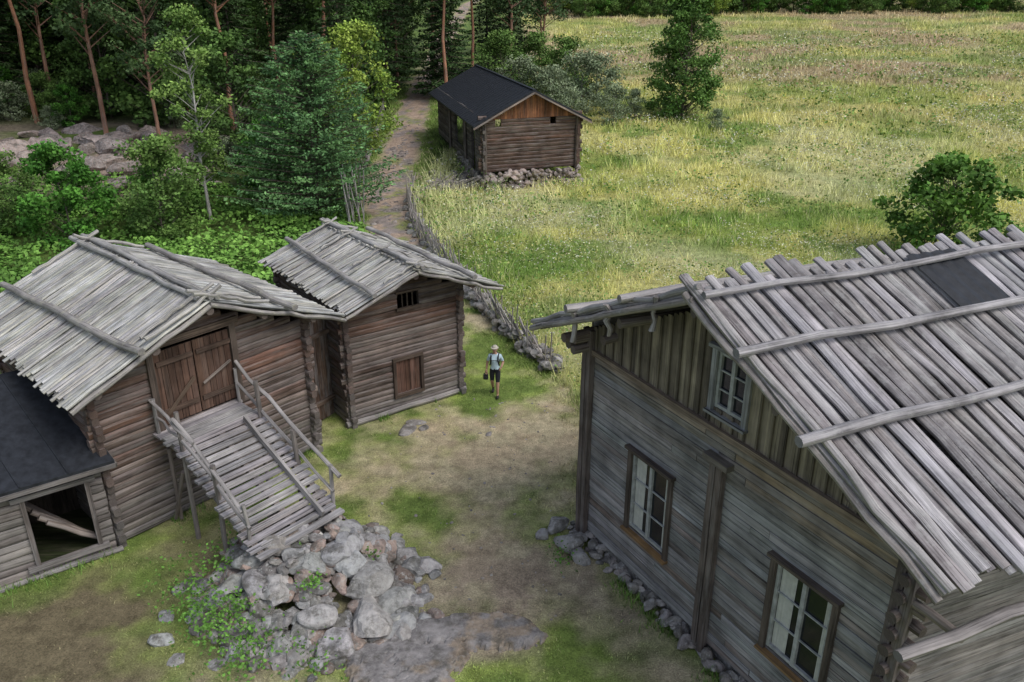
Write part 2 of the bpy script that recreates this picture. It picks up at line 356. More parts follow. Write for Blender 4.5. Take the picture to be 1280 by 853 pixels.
# ------------------------------------------------------------------ buildings
def v3(A,d,s,z): return np.array([A[0]+d[0]*s,A[1]+d[1]*s,z])
def courses(m,A,d,L,z0,zmax,lh,th,colf,rangef,holes=(),ext=.18,sides=10,zoff=0,jit=.03,mat=0,seg=1.2,hk=1.03,sq=.55,out=None):
    z=z0+zoff
    while z<zmax:
        lhh=lh*U(.86,1.14); zc=z+lhh/2; rg=rangef(zc)
        if rg:
            e0=ext*U(.5,1.25) if rg[0]<=0 else 0; e1=ext*U(.5,1.25) if rg[1]>=L else 0
            ss=[(rg[0]-e0,rg[1]+e1)]
            for (a,b,za,zb) in holes:
                if za<zc<zb:
                    ns=[]
                    for (p,q) in ss:
                        if b<=p or a>=q: ns.append((p,q)); continue
                        if a>p: ns.append((p,a))
                        if b<q: ns.append((b,q))
                    ss=ns
            if sides==4 and ss:
                ns=[]
                for p,q in ss:
                    if q-p>4.5: c=p+(q-p)*U(.3,.7); ns+=[(p,c-.006),(c+.006,q)]
                    else: ns.append((p,q))
                ss=ns
            for p,q in ss:
                if q-p>.05:
                    cc=vary(colf(zc),.26); o=np.array([0,0,0]) if out is None else np.array(out)*U(0,.02)
                    beam(m,v3(A,d,p,zc)+o,v3(A,d,q,zc)+o,th,lhh*hk,cc,sides,max(1,int((q-p)/seg)),jit,mat=mat,sq=sq if sides>4 else 1)
        z+=lhh
def gable_range(L,eave,apex,slope):
    def f(z):
        if z<eave: return (0,L)
        h=(apex-z)/slope
        if h<.15: return None
        return (max(0,L/2-h),min(L,L/2+h))
    return f
def off(A,*ds):
    x,y=A
    for d,s in ds: x+=d[0]*s; y+=d[1]*s
    return (x,y)
def pole_roof(m,A,g,r,W,zap,slope,runL,runR,front,length,sp,wd,th,colf,tip=.12,jit=.05,lower=True,under=(.06,.05,.04),tipL=None,sq=1.,cvar=.2):
    O=off(A,(g,W/2),(r,-front))
    for sgn,run in ((-1,runL),(1,runR)):
        up=np.array([g[0]*sgn*slope,g[1]*sgn*slope,1.]); up/=np.linalg.norm(up)
        tp=tip if sgn==1 or tipL is None else tipL
        def P(q,s,dz=0): return np.array([O[0]+r[0]*q+g[0]*sgn*s,O[1]+r[1]*q+g[1]*sgn*s,zap-slope*s+dz])
        c0=[P(.05,0,-.09),P(length-.05,0,-.09),P(length-.05,run-.12,-.09),P(.05,run-.12,-.09)]
        c1=[p+np.array([0,0,-.05]) for p in c0]
        m.add(c0+c1,[(0,1,2,3),(7,6,5,4),(0,4,5,1),(1,5,6,2),(2,6,7,3),(3,7,4,0)],under,None,0)
        q=0.
        while q<length:
            if lower:
                beam(m,P(q+sp*.5,-.02,-.04),P(q+sp*.5,run+U(-.08,.05),-.04),wd*.95,th*.7,tuple(x*.58 for x in vary(colf(),.2)),6,3,jit*.7,up=up)
            qq=q+U(-.02,.02)
            beam(m,P(qq,-tp*U(.3,1.4),.0+U(0,.02)),P(qq+U(-.04,.04),run+U(-.1,.14),.02),wd*U(.75,1.12),th*U(.8,1.1),vary(colf(),cvar),8,5,jit,up=up,sq=sq)
            q+=sp*U(.9,1.1)
    return O
def slope_log(m,O,g,r,zap,slope,sgn,s0,s1,q0,q1,d,col,dz=.12):
    p0=(O[0]+r[0]*q0+g[0]*sgn*s0,O[1]+r[1]*q0+g[1]*sgn*s0,zap-slope*s0+dz); p1=(O[0]+r[0]*q1+g[0]*sgn*s1,O[1]+r[1]*q1+g[1]*sgn*s1,zap-slope*s1+dz)
    beam(m,p0,p1,d,d*.9,col,8,8,.06)

RED=(.165,.093,.068); GRY=(.235,.213,.20); BLK=(.06,.048,.042)
def logcol(z,za,zb):
    t=min(1,max(0,(z-za)/(zb-za))); c=mixc(GRY,RED,t*U(.4,1)); return mixc(c,BLK,U(0,.5))
# ---- log_barn (near left, with loft door)
def make_log_barn():
    E=empty('log_barn'); A=(-9.46,16.33); g_=(.64,.768); r_=(-.73,.683); W=5.8; Ln=6.; zap=5.5; sl=.4
    cf=lambda z: logcol(z,.5,2.6)
    m=M(); gr=gable_range(W,zap-sl*W/2-.25,zap-.3,sl); full=lambda L: (lambda z:(0,L))
    door=(1.5,3.65,2.55,4.62)
    courses(m,A,g_,W,.05,zap,.19,.15,cf,gr,[door],.24)
    courses(m,off(A,(r_,Ln)),g_,W,.05,zap,.2,.17,cf,gr,[],.24)
    for s in (0,W): courses(m,off(A,(g_,s)),r_,Ln,.05,zap-sl*W/2-.2,.2,.17,cf,full(Ln),[],.28,zoff=-.1)
    m.build('log_walls',[M_log],E)
    m=M()
    nrm=np.array([-r_[0],-r_[1],0])*.06
    for i in range(12):
        s=1.58+i*(2.0/12)+.08
        if i==6: s+=.02
        p=v3(A,g_,s,2.6)+nrm; q=v3(A,g_,s,4.5)+nrm
        beam(m,p,q,.15,.04,vary((.105,.062,.045),.45),4,0,0,up=tuple(nrm/.06))
    for z in (2.95,4.2):
        for a,b in ((1.62,2.55),(2.65,3.58)): beam(m,v3(A,g_,a,z)+nrm*1.8,v3(A,g_,b,z)+nrm*1.8,.05,.11,(.09,.06,.045),4)
    beam(m,v3(A,g_,1.65,2.85)+nrm*2.4,v3(A,g_,2.5,3.6)+nrm*2.4,.04,.09,(.10,.07,.05),4)
    beam(m,v3(A,g_,2.7,3.35)+nrm*2.6,v3(A,g_,3.5,3.7)+nrm*2.6,.05,.05,(.2,.17,.15),4)
    for s in (1.48,3.67): beam(m,v3(A,g_,s,2.45)+nrm*1.3,v3(A,g_,s,4.66)+nrm*1.3,.16,.16,(.11,.085,.07),4,up=tuple(nrm))
    beam(m,v3(A,g_,1.3,4.7)+nrm*1.3,v3(A,g_,3.85,4.7)+nrm*1.3,.16,.18,(.15,.11,.085),4)
    m.build('loft_double_door',[M_door],E)
    m=M(); cc=lambda: mixc((.43,.425,.42),(.44,.43,.38),U(0,1))
    O=pole_roof(m,A,g_,r_,W,zap+.08,sl,3.5,3.9,.65,7.3,.132,.122,.06,cc,.08,.03,cvar=.3,sq=.75)
    for k in (0,.16): slope_log(m,O,g_,r_,zap+.14,sl,1,.08+k,.08+k,-.1,7.5,.15,(.38,.365,.35),.08)
    slope_log(m,O,g_,r_,zap+.14,sl,-1,.15,.2,.1,7.6,.15,(.40,.385,.37),.07)
    slope_log(m,O,g_,r_,zap+.14,sl,-1,1.9,2.3,-.35,7.4,.19,(.30,.28,.265))
    slope_log(m,O,g_,r_,zap+.14,sl,1,2.1,1.9,-.4,7.4,.18,(.33,.31,.295))
    for q in (-.05,.3,6.9):
        for sg in (-1,1): slope_log(m,O,g_,r_,zap+.14,sl,sg,-.35,1.6,q,q+.05,.11,(.39,.375,.35),.1)
    for sg,run in ((-1,3.5),(1,3.9)):
        slope_log(m,O,g_,r_,zap,sl,sg,0,run,-.06,-.06,.13,(.30,.28,.265),-.02)
    m.build('pole_roof',[M_roofL],E)
    m=M()
    for s,z in ((0.,zap-sl*W/2-.1),(W/2,zap-.15),(W,zap-sl*W/2-.1),(W/4,zap-sl*W/4-.12),(W*.75,zap-sl*W/4-.12)):
        p=v3(A,g_,s,z); beam(m,p+np.array([-r_[0],-r_[1],0])*.7,p+np.array([r_[0],r_[1],0])*(Ln+.4),.2,.2,(.17,.13,.11),8,2,.04)
    m.build('roof_purlins',[M_log],E)
    return E
make_log_barn()

# ---- wooden_ramp
def make_ramp():
    E=empty('wooden_ramp'); O=np.array([-8.5,17.3,0]); g_=np.array([.64,.768,0]); o=np.array([.72,-.69,0]); W=2.2
    def zz(t): return 2.5 if t<1.1 else 2.5-(t-1.1)*(1.32/3.2)
    m=M(); t=.02
    while t<4.35:
        a=O+o*t+g_*(-.05+U(-.1,.05)); b=O+o*t+g_*(W+U(-.05,.12)); zt=zz(t); c=vary((.39,.37,.375),.22)
        beam(m,a+[0,0,zt+U(-.012,.012)],b+o*U(-.025,.025)+[0,0,zt+U(-.012,.012)],.172,.06,c,4,1,.01,up=(0,0,1))
        t+=.205
    t=1.3
    while t<4.3:
        beam(m,O+o*t+g_*.15+[0,0,zz(t)+.05],O+o*t+g_*(W-.55)+[0,0,zz(t)+.05],.05,.05,vary((.34,.32,.31),.2),4); t+=.41
    m.build('deck_planks',[M_plank],E)
    m=M()
    for s in (.1,1.1,2.1):
        beam(m,O+g_*s+[0,0,2.38],O+o*1.2+g_*s+[0,0,2.38],.14,.16,(.22,.19,.17),4)
        beam(m,O+o*1.1+g_*s+[0,0,2.37],O+o*4.3+g_*s+[0,0,zz(4.3)-.12],.14,.16,(.22,.19,.17),4)
    for s in (.05,2.15):
        for t in (1.15,2.7):
            p=O+o*t+g_*s; top=zz(t)+ (1.0 if t<2 else .9)
            beam(m,p+[0,0,-.1],p+[0,0,top],.13,.13,(.22,.195,.18),6,2,.04)
    beam(m,O+o*.1+g_*0+[0,0,.1],O+o*1.1+[0,0,1.9],.1,.1,(.17,.14,.13),6)
    beam(m,O+o*.2+g_*.1+[0,0,.1],O+o*.5+g_*0+[0,0,2.3],.1,.1,(.17,.14,.13),6)
    m.build('support_posts',[M_log],E)
    m=M()
    c=(.33,.31,.30)
    beam(m,O+g_*-.02+[0,0,3.4],O+o*2.0+g_*-.05+[0,0,3.02],.09,.09,c,7,4,.06)
    beam(m,O+o*1.1+g_*.0+[0,0,3.3],O+o*3.9+g_*.02+[0,0,2.15],.1,.1,c,7,4,.06)
    beam(m,O+o*.0+g_*.0+[0,0,2.95],O+o*1.2+g_*.0+[0,0,2.9],.07,.07,c,7,2,.05)
    beam(m,O+o*1.3+g_*.04+[0,0,2.8],O+o*4.0+g_*.06+[0,0,1.72],.08,.08,c,7,4,.06)
    beam(m,O+g_*2.25+[0,0,3.6],O+o*4.3+g_*2.3+[0,0,2.05],.1,.1,c,7,5,.06)
    beam(m,O+g_*2.2+[0,0,3.05],O+o*4.1+g_*2.2+[0,0,1.62],.08,.08,c,7,5,.06)
    beam(m,O+o*1.15+g_*1.72+[0,0,zz(1.15)+.16],O+o*4.3+g_*1.72+[0,0,zz(4.3)+.16],.07,.16,(.37,.35,.34),4,3,.02)
    for t,s in ((4.0,2.25),(3.9,.03),(.08,2.2),(.08,0)):
        p=O+o*t+g_*s; beam(m,p+[0,0,zz(t)-.1],p+[0,0,zz(t)+.95],.1,.1,c,6,1,.04)
    m.build('handrails',[M_log],E)
make_ramp()

# ---- log_storehouse
def make_store():
    E=empty('log_storehouse'); A=(-4.9,22.15); g_=(.81,.586); r_=(-.6,.8); W=3.9; Ln=4.6; zap=4.8; sl=.375
    cf=lambda z: logcol(z,.1,1.7)
    m=M(); gr=gable_range(W,zap-sl*W/2-.2,zap-.25,sl)
    h1=(1.56,2.42,.62,1.75); h2=(1.75,2.5,3.45,3.92)
    courses(m,A,g_,W,.12,zap,.185,.15,cf,gr,[h1,h2],.2); courses(m,off(A,(r_,Ln)),g_,W,.12,zap,.19,.17,cf,gr,[],.2)
    for s in (0,W): courses(m,off(A,(g_,s)),r_,Ln,.12,zap-sl*W/2-.2,.19,.17,cf,(lambda z:(0,Ln)),[],.24,zoff=-.095)
    nr=np.array([-r_[0],-r_[1],0]); nr/=np.linalg.norm(nr)
    beam(m,v3(A,g_,-.2,.08)+nr*.08,v3(A,g_,W+.2,.1)+nr*.08,.22,.2,(.32,.30,.285),8,3,.05)
    m.build('log_walls',[M_log],E)
    m=M()
    for i in range(5):
        s=h1[0]+.09+i*.17; beam(m,v3(A,g_,s,h1[2])+nr*.04,v3(A,g_,s,h1[3])+nr*.04,.16,.04,vary((.11,.058,.042),.4),4,up=tuple(nr))
    for s in (h1[0]-.05,h1[1]+.05): beam(m,v3(A,g_,s,h1[2]-.05)+nr*.1,v3(A,g_,s,h1[3]+.05)+nr*.1,.1,.09,(.07,.05,.04),4,up=tuple(nr))
    for z in (h1[2]-.06,h1[3]+.06): beam(m,v3(A,g_,h1[0]-.1,z)+nr*.1,v3(A,g_,h1[1]+.1,z)+nr*.1,.1,.1,(.09,.065,.05),4)
    for s in (1.95,2.12,2.3): beam(m,v3(A,g_,s,3.42)+nr*.02,v3(A,g_,s,3.95)+nr*.02,.035,.035,(.10,.08,.06),4)
    for z in (3.42,3.95): beam(m,v3(A,g_,1.7,z)+nr*.09,v3(A,g_,2.55,z)+nr*.09,.08,.07,(.12,.09,.07),4)
    m.build('hatch_and_opening',[M_door],E)
    m=M(); cc=lambda: mixc((.43,.42,.415),(.44,.43,.39),U(0,1))
    O=pole_roof(m,A,g_,r_,W,zap+.08,sl,2.3,2.95,.95,6.1,.132,.122,.06,cc,.1,.03,cvar=.3,sq=.75)
    for k in (0,.15): slope_log(m,O,g_,r_,zap+.14,sl,1,.05+k,.05+k,-.1,6.3,.14,(.39,.375,.36),.08)
    slope_log(m,O,g_,r_,zap+.14,sl,-1,1.5,1.3,-.3,6.3,.16,(.34,.32,.305)); slope_log(m,O,g_,r_,zap+.14,sl,1,1.8,1.7,-.3,6.3,.16,(.34,.32,.305))
    for q in (.05,2.,4.2,5.7):
        for sg in (-1,1): slope_log(m,O,g_,r_,zap+.14,sl,sg,-.3,1.0,q,q+.05,.09,(.40,.385,.36),.1)
    for sg,run in ((-1,2.3),(1,2.95)): slope_log(m,O,g_,r_,zap,sl,sg,0,run,-.05,-.05,.12,(.31,.285,.27),-.02)
    m.build('pole_roof',[M_roofL],E)
    m=M()
    for s,z in ((0.,zap-sl*W/2-.08),(W/2,zap-.14),(W,zap-sl*W/2-.08)):
        p=v3(A,g_,s,z); beam(m,p+nr*.95,p-nr*(Ln+.3),.19,.19,(.17,.12,.1),8,2,.04)
    m.build('roof_purlins',[M_log],E)
    G=empty('board_gate'); m=M(); P0=np.array([-6.45,21.35,0]); P1=np.array([-5.5,22.9,0]); d=(P1-P0); L=np.linalg.norm(d); d/=L
    n=int(L/.17); nn=np.array([d[1],-d[0],0])
    for i in range(n): beam(m,P0+d*(i*.17+.08)+[0,0,.1],P0+d*(i*.17+.08)+[0,0,3.6+U(-.05,.05)],.16,.04,vary((.13,.085,.065),.4),4,up=tuple(nn))
    for z in (.7,2.9): beam(m,P0+nn*.06+[0,0,z],P1+nn*.06+[0,0,z],.06,.14,(.13,.09,.07),4)
    m.build('gate_boards',[M_plank],G)
make_store()

# ---- lean_to_shed
def make_lean():
    E=empty('lean_to_shed'); A=(-9.5,16.15); d=(-.8,-.6); bk=(-.73,.683)
    m=M()
    courses(m,A,d,5.,.05,2.35,.2,.16,lambda z:mixc(GRY,BLK,U(0,.4)),lambda z:(0,5.),[(.3,1.55,.3,2.05)],.05)
    m.build('log_walls',[M_log],E)
    nr=np.array([.6,-.8,0]); m=M()
    for s in (.28,1.58): beam(m,v3(A,d,s,.1)+nr*.1,v3(A,d,s,2.15)+nr*.1,.1,.1,(.15,.13,.12),4,up=tuple(nr))
    for z in (.28,2.12): beam(m,v3(A,d,.1,z)+nr*.12,v3(A,d,1.8,z)+nr*.12,.12,.12,(.22,.2,.19),4)
    beam(m,v3(A,d,-.15,.05)+nr*.15,v3(A,d,5,.05)+nr*.15,.16,.14,(.27,.255,.24),8,4,.05)
    for i in range(6):
        beam(m,v3(A,d,.25+i*.1,.35+i*.03)-nr*(.2+.12*i),v3(A,d,1.2+i*.12,1.1+.13*i)-nr*(.3+.12*i),.15,.13,vary((.24,.20,.175),.35),7,2,.05)
    m.build('door_frame_and_timbers',[M_plank],E)
    m=M(); F0=v3(A,d,-.35,2.5)+nr*.35; F1=v3(A,d,5.3,2.5)+nr*.35; up=np.array([bk[0]*3.6,bk[1]*3.6,1.25])
    V=[F0,F1,F1+up,F0+up]; V2=[p-np.array([0,0,.07]) for p in V]
    m.add(V+V2,[(0,3,2,1),(4,5,6,7),(0,1,5,4),(1,2,6,5),(2,3,7,6),(3,0,4,7)],(.02,.02,.02),None,0)
    dd=(F1-F0)/np.linalg.norm(F1-F0)
    for k in range(1,6): beam(m,F0+dd*k*.95+[0,0,.01],F0+dd*k*.95+up+[0,0,.01],.03,.035,(.02,.02,.02),4)
    m.build('felt_roof',[M_tar],E)
    m=M(); beam(m,F0-[0,0,.12],F1-[0,0,.12],.08,.1,(.17,.155,.145),4); beam(m,F0-[0,0,.14],F0+up-[0,0,.14],.08,.12,(.16,.145,.13),4)
    m.build('eave_board',[M_plank],E)
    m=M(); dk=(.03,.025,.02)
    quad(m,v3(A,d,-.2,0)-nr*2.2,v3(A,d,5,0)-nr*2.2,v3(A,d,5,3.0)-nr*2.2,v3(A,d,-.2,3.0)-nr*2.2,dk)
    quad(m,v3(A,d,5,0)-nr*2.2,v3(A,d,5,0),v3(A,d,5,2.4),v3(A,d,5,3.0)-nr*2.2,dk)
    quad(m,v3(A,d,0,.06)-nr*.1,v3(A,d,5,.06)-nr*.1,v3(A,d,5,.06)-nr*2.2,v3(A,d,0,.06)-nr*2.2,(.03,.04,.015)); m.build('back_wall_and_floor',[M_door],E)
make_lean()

# ---- log_farmhouse (right)
def make_farm():
    E=empty('log_farmhouse'); A=(1.77,16.7); g_=(.486,-.874); r_=(.93,.367); W=8.2; Ln=13.; zap=7.6; sl=.465
    nr=np.array([-r_[0],-r_[1],0]); nr/=np.linalg.norm(nr)
    nw=np.array([-.874,-.486,0])
    wins=[(1.75,2.97,1.42,3.28,2,3),(5.88,7.1,1.42,3.28,2,3)]
    top=(3.95,4.69,5.4,6.5,2,3)
    m=M()
    holes=[(a-.02,b+.02,c,d) for a,b,c,d,_,_ in wins]
    base=(.265,.255,.265)
    def cf(z):
        if z>3.4: return mixc(base,(.29,.225,.155),max(0,min(1,(z-3.4)/1.2))*U(0,1))
        return mixc(base,(.19,.14,.115) if U(0,1)<.45 else (.34,.335,.345),U(0,.85))
    courses(m,A,g_,W,.28,5.0,.165,.06,cf,lambda z:(.0,W),holes,0,4,jit=.004,seg=2.5,hk=.91,out=nw)
    As=off(A,(g_,W)); courses(m,As,r_,Ln,.28,5.5,.17,.06,lambda z:mixc(base,(.14,.12,.10),.5),lambda z:(0,Ln),[],0,4,jit=.004,seg=3,hk=.93)
    courses(m,A,r_,Ln,.28,5.5,.2,.09,lambda z:base,lambda z:(0,Ln),[],0,4,jit=.006,seg=3)
    m.build('plank_walls',[M_plank],E)
    m=M(); s=.05; i=0
    while s<W:
        zt=zap-.2-sl*abs(s-W/2); zb=5.02; 
        if not(top[0]-.05<s<top[1]+.05): segs=[(zb,zt)]
        else: segs=[(zb,top[2]),(top[3],zt)]
        k=U(0,1); cc=mixc((.28,.24,.18),(.09,.075,.06),k**1.3)
        for a,b in segs:
            if b-a>.03:
                beam(m,v3(A,g_,s,a)+nw*(.03+.012*(i%2)),v3(A,g_,s,b)+nw*(.03+.012*(i%2)),.145,.03,cc,4,0,0,up=tuple(nw))
                if i%2: beam(m,v3(A,g_,s+.07,a)+nw*.07,v3(A,g_,s+.07,b)+nw*.07,.04,.025,tuple(x*.65 for x in cc),4,up=tuple(nw))
        s+=.15; i+=1
    beam(m,v3(A,g_,-.1,5.0)+nw*.09,v3(A,g_,W+.1,5.0)+nw*.09,.12,.12,(.22,.17,.13),4,4,.01)
    m.build('gable_boarding',[M_door],E)
    m=M()
    for s,zt in ((.03,5.5),(4.3,4.4),(W,5.3)):
        for k in (-.09,.09): beam(m,v3(A,g_,s+k,.02)+nw*.11,v3(A,g_,s+k,zt)+nw*.11,.15,.13,(.125,.10,.09),4,3,.02,up=tuple(nw))
    beam(m,v3(A,g_,3.98,4.45)+nw*.13,v3(A,g_,4.62,4.45)+nw*.13,.2,.12,(.15,.13,.11),4)
    for s0 in (-.25,.05,.9,W-.9,W-.05,W+.25):
        for z in ((5.1,5.34,5.58) if s0<.5 or s0>W-.5 else (5.6,)):
            z2=min(z,zap-.3-sl*abs(s0-W/2)); p=v3(A,g_,s0,z2); beam(m,p+nw*U(.35,.6),p-nw*1,.22,.22,vary((.18,.14,.12),.25),8,1,.05)
    for s in (2.1,W/2,W-2.1):
        p=v3(A,g_,s,zap-.22-sl*abs(s-W/2)); beam(m,p+nr*.8,p-nr*3,.2,.2,(.22,.18,.15),8,1,.04)
    for i in range(14):
        z=.5+i*.33; p=v3(A,g_,W+.0,z); beam(m,p,p+np.array([g_[0],g_[1],0])*U(.25,.4),.2,.2,vary((.14,.11,.095),.3),8,1,.05)
        beam(m,p+np.array([0,0,.16]),p+nw*U(.2,.3)+np.array([0,0,.16]),.2,.2,vary((.14,.11,.095),.3),8,1,.05)
    q0=v3(A,g_,W+.95,4.35)+nr*1.3; q1=q0+np.array([r_[0],r_[1],0])*9; beam(m,q0,q1,.2,.18,(.27,.25,.245),8,8,.07)
    for t in (1.2,4.2,7.2):
        p=q0+np.array([r_[0],r_[1],0])*t; beam(m,p-[0,0,.1],p-np.array([g_[0],g_[1],0])*1.0-[0,0,.1],.14,.14,(.2,.17,.15),7,1,.05)
    m.build('corner_posts_and_log_ends',[M_log],E)
    m=M(); box(m,v3(A,g_,W/2,.1)-nw*.15,np.array([g_[0],g_[1],0])*W/2,nw*.12,np.array([0,0,.2]),(.2,.19,.18))
    s=-.4
    while s<W+.3:
        for _ in range(3):
            z=U(-.02,.2); k=U(.45,1.05); rock(m,v3(A,g_,s+U(-.1,.1),z)+nw*U(-.05,.3),(U(.22,.45)*k,U(.2,.35)*k,U(.15,.28)*k),vary((.28,.26,.245),.4))
        s+=U(.16,.28)
    for p in ((1.35,16.2,.15,.7),(1.1,16.9,.12,.55),(1.6,15.7,.08,.5),(.75,16.6,.05,.35)): rock(m,(p[0],p[1],p[2]),(p[3],p[3]*.8,p[3]*.7),(.32,.31,.30),big=True)
    m.build('stone_foundation',[M_stone],E)
    def window(name,w,dark):
        a,b,c,d,nc,nrw=w; mm=M()
        def P(s,z,o): return v3(A,g_,s,z)+nw*o
        cas=(.10,.08,.068) if dark else (.27,.275,.285)
        for s in (a-.06,b+.06): beam(mm,P(s,c-.12,.07),P(s,d+.06,.07),.12,.06,cas,4,up=tuple(nw),mat=0)
        beam(mm,P(a-.16,d+.09,.1),P(b+.16,d+.09,.1),.14,.07,cas,4,mat=0); beam(mm,P(a-.14,c-.1,.1),P(b+.14,c-.1,.1),.14,.05,cas if not dark else (.30,.18,.08),4,mat=0)
        for s in (a+.035,b-.035,(a+b)/2): beam(mm,P(s,c,.01),P(s,d,.01),.06 if s!=(a+b)/2 else .08,.06,(1,1,1),4,up=tuple(nw),mat=1)
        for z in (c+.035,d-.035): beam(mm,P(a+.07,z,.008),P(b-.07,z,.008),.055,.06,(1,1,1),4,mat=1)
        for k in range(1,nrw):
            z=c+(d-c)*k/nrw; beam(mm,P(a+.05,z,.005),P(b-.05,z,.005),.03,.028,(1,1,1),4,mat=1)
        quad(mm,P(a,c,-.02),P(b,c,-.02),P(b,d,-.02),P(a,d,-.02),(0,0,0),2)
        if dark:
            for (s0,s1) in ((a+.08,a+.42),(b-.17,b-.08)):
                n=10; V=[];Fc=[]
                for i in range(n+1):
                    s=s0+(s1-s0)*i/n; o=-.014+.005*math.sin(i*2.1); V+= [P(s+.03*math.sin(i),c+.07,o),P(s,d-.07,o)]
                for i in range(n): Fc.append((2*i,2*i+2,2*i+3,2*i+1))
                mm.add(V,Fc,(1,1,1),None,3)
        mm.build(name,[M_door,M_frame,M_glass,M_curt],E)
    window('window_ground_far',wins[0],True); window('window_ground_near',wins[1],True); window('window_gable',top,False)
    m=M(); cc=lambda: mixc((.43,.42,.435),(.25,.23,.225),U(0,1)**1.3)
    O=pole_roof(m,A,g_,r_,W,zap+.1,sl,5.1,5.1,.8,13.5,.255,.2,.11,cc,.38,.045,True,(.05,.04,.035),tipL=.0,sq=.7,cvar=.17)
    for s,q0,d in ((.28,-.05,.15),(1.42,-.3,.18),(2.95,-.5,.19)): slope_log(m,O,g_,r_,zap+.18,sl,1,s,s-.1,q0,13.6,d,(.33,.315,.32),.13)
    slope_log(m,O,g_,r_,zap+.18,sl,-1,1.6,1.5,-.3,13,.2,(.33,.31,.30),.12); slope_log(m,O,g_,r_,zap+.18,sl,-1,3.4,3.4,-.3,13,.2,(.33,.31,.30),.12)
    for sg in (-1,1): slope_log(m,O,g_,r_,zap,sl,sg,-.1,5.15,-.1,-.1,.15,(.28,.25,.23),.02); slope_log(m,O,g_,r_,zap,sl,sg,-.1,5.2,-.02,-.02,.14,(.36,.34,.33),.2)
    for s in (2.2,3.4,.9): 
        p=np.array([O[0]+g_[0]*-s,O[1]+g_[1]*-s,zap-sl*s+.1])+nr*.12; beam(m,p+[0,0,.12],p+np.array([.02,0,-.55]),.11,.11,(.30,.27,.25),7,3,.12)
    m.build('pole_roof',[M_roofR],E)
    m=M()
    def P(q,s): return np.array([O[0]+r_[0]*q+g_[0]*s,O[1]+r_[1]*q+g_[1]*s,zap-sl*s+.235])
    nq=8
    for i in range(nq):
        a=4.5+i*.15; V=[P(a,.0),P(a+.15,.0),P(a+.15,1.3),P(a,1.3)]
        for k,v in enumerate(V): v[2]+= .03*((i+(k in(1,2)))%2)
        m.add(V,[(0,1,2,3)],(.02,.02,.02))
    m.build('felt_patch',[M_tar],E)
make_farm()

